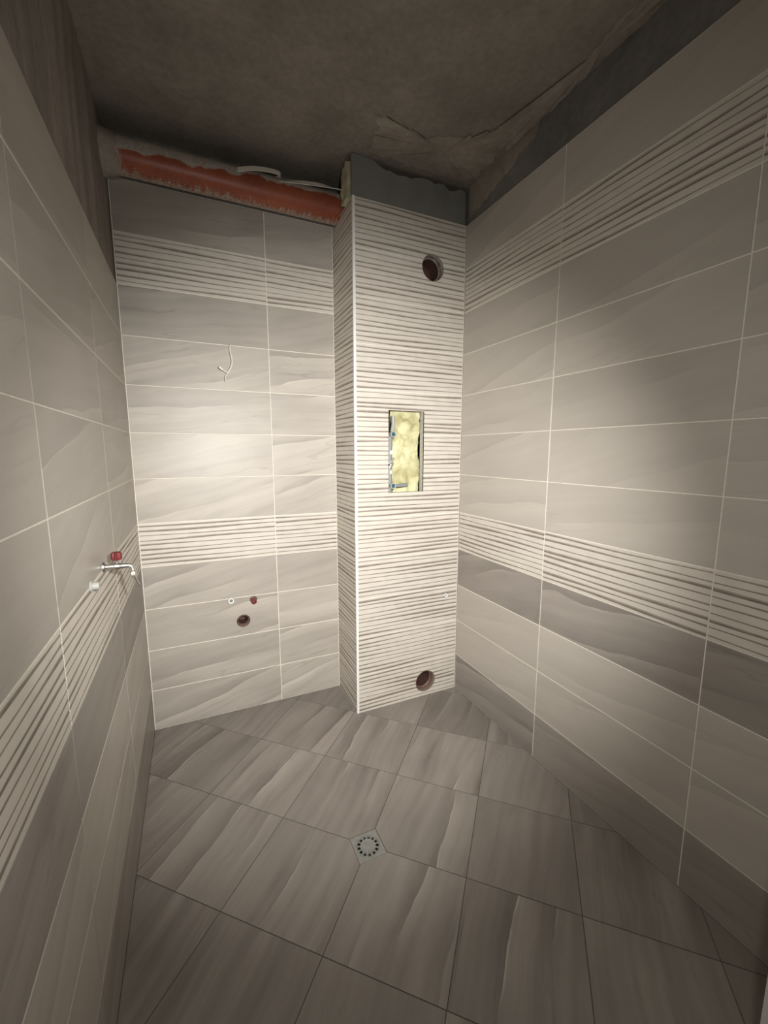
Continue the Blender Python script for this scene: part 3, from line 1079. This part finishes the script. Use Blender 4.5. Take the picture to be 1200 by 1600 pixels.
bm = bmesh.new()
tube_path(bm, [(0.081, 0, -0.032), (0.086, 0.004, -0.046), (0.092, 0.010, -0.064)], [0.0045, 0.0042, 0.0046], 12)
child('hose_tail', bm, M_CHROME, t)

t.scale = (0.86, 1.0, 1.0)

e = empty('capped_outlet', Vector((0.0, -0.945, 1.0)), 'pale capped water outlet left of the tap on the left wall', 'water outlet')
bm = bmesh.new()
lathe(bm, [(0.002, 0.0), (0.0135, 0.0), (0.0135, 0.002), (0.0115, 0.004), (0.006, 0.004)], 24, 'X')
child('flange', bm, M_LTGREYPL, e)
bm = bmesh.new()
lathe(bm, [(0.0085, 0.003), (0.0092, 0.005), (0.0092, 0.016), (0.0080, 0.018), (0.004, 0.018)], 10, 'X')
child('cap', bm, M_LTGREYPL, e, smooth=False)

# ---- floor drain
e = empty('floor_drain', (DRC.x, DRC.y, 0), 'small square grey floor drain with a ring of slots', 'drain')
bm = bmesh.new()
h = DH - 0.0008
n = 48
outer = []
for i in range(n):
    a = 2 * math.pi * i / n + math.pi / 4
    c, s = math.cos(a), math.sin(a)
    k = h / max(abs(c), abs(s))
    outer.append((c * k, s * k, c, s))
r_i = 0.0400
lev = []
lev.append([bm.verts.new((x, y, -0.008)) for x, y, c, s in outer])
lev.append([bm.verts.new((x, y, -0.0016)) for x, y, c, s in outer])
lev.append([bm.verts.new((x * 0.985, y * 0.985, -0.0008)) for x, y, c, s in outer])
lev.append([bm.verts.new((c * r_i, s * r_i, -0.0010)) for x, y, c, s in outer])
lev.append([bm.verts.new((c * (r_i - 0.001), s * (r_i - 0.001), -0.010)) for x, y, c, s in outer])
for a, b in zip(lev, lev[1:]):
    for i in range(n):
        j = (i + 1) % n
        bm.faces.new((a[i], a[j], b[j], b[i]))
child('frame', bm, M_DRAIN, e, smooth=False)
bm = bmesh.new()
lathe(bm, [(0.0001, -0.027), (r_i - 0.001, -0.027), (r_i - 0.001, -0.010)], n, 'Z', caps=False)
child('bowl', bm, M_BOWLSHADE, e)
# grate: inner disc, outer ring and twelve bars between the slots
bm = bmesh.new()
r0, r1, rr = 0.0262, 0.0364, 0.0392
m_ = 104
slots = 13
zt = -0.0012
def ringv(r, z):
    return [bm.verts.new((r * math.cos(2 * math.pi * i / m_), r * math.sin(2 * math.pi * i / m_), z)) for i in range(m_)]
A0, A1, A2 = ringv(r0, zt), ringv(r1, zt), ringv(rr, zt)
B0, B1 = ringv(r0, zt - 0.006), ringv(r1, zt - 0.006)
Ci = ringv(r0 - 0.004, zt - 0.0006)
Cd = ringv(r0 - 0.006, zt - 0.0016)
per = m_ // slots
for i in range(m_):
    j = (i + 1) % m_
    bm.faces.new((A1[i], A1[j], A2[j], A2[i]))
    bm.faces.new((Ci[i], Ci[j], A0[j], A0[i]))
    bm.faces.new((Cd[i], Cd[j], Ci[j], Ci[i]))
    bm.faces.new((A0[i], A0[j], B0[j], B0[i]))
    bm.faces.new((A1[i], A1[j], B1[j], B1[i]))
    if i % per >= per - 3:
        bm.faces.new((A0[i], A0[j], A1[j], A1[i]))
bm.faces.new(Cd)
child('grate', bm, M_DRAIN, e, smooth=False)
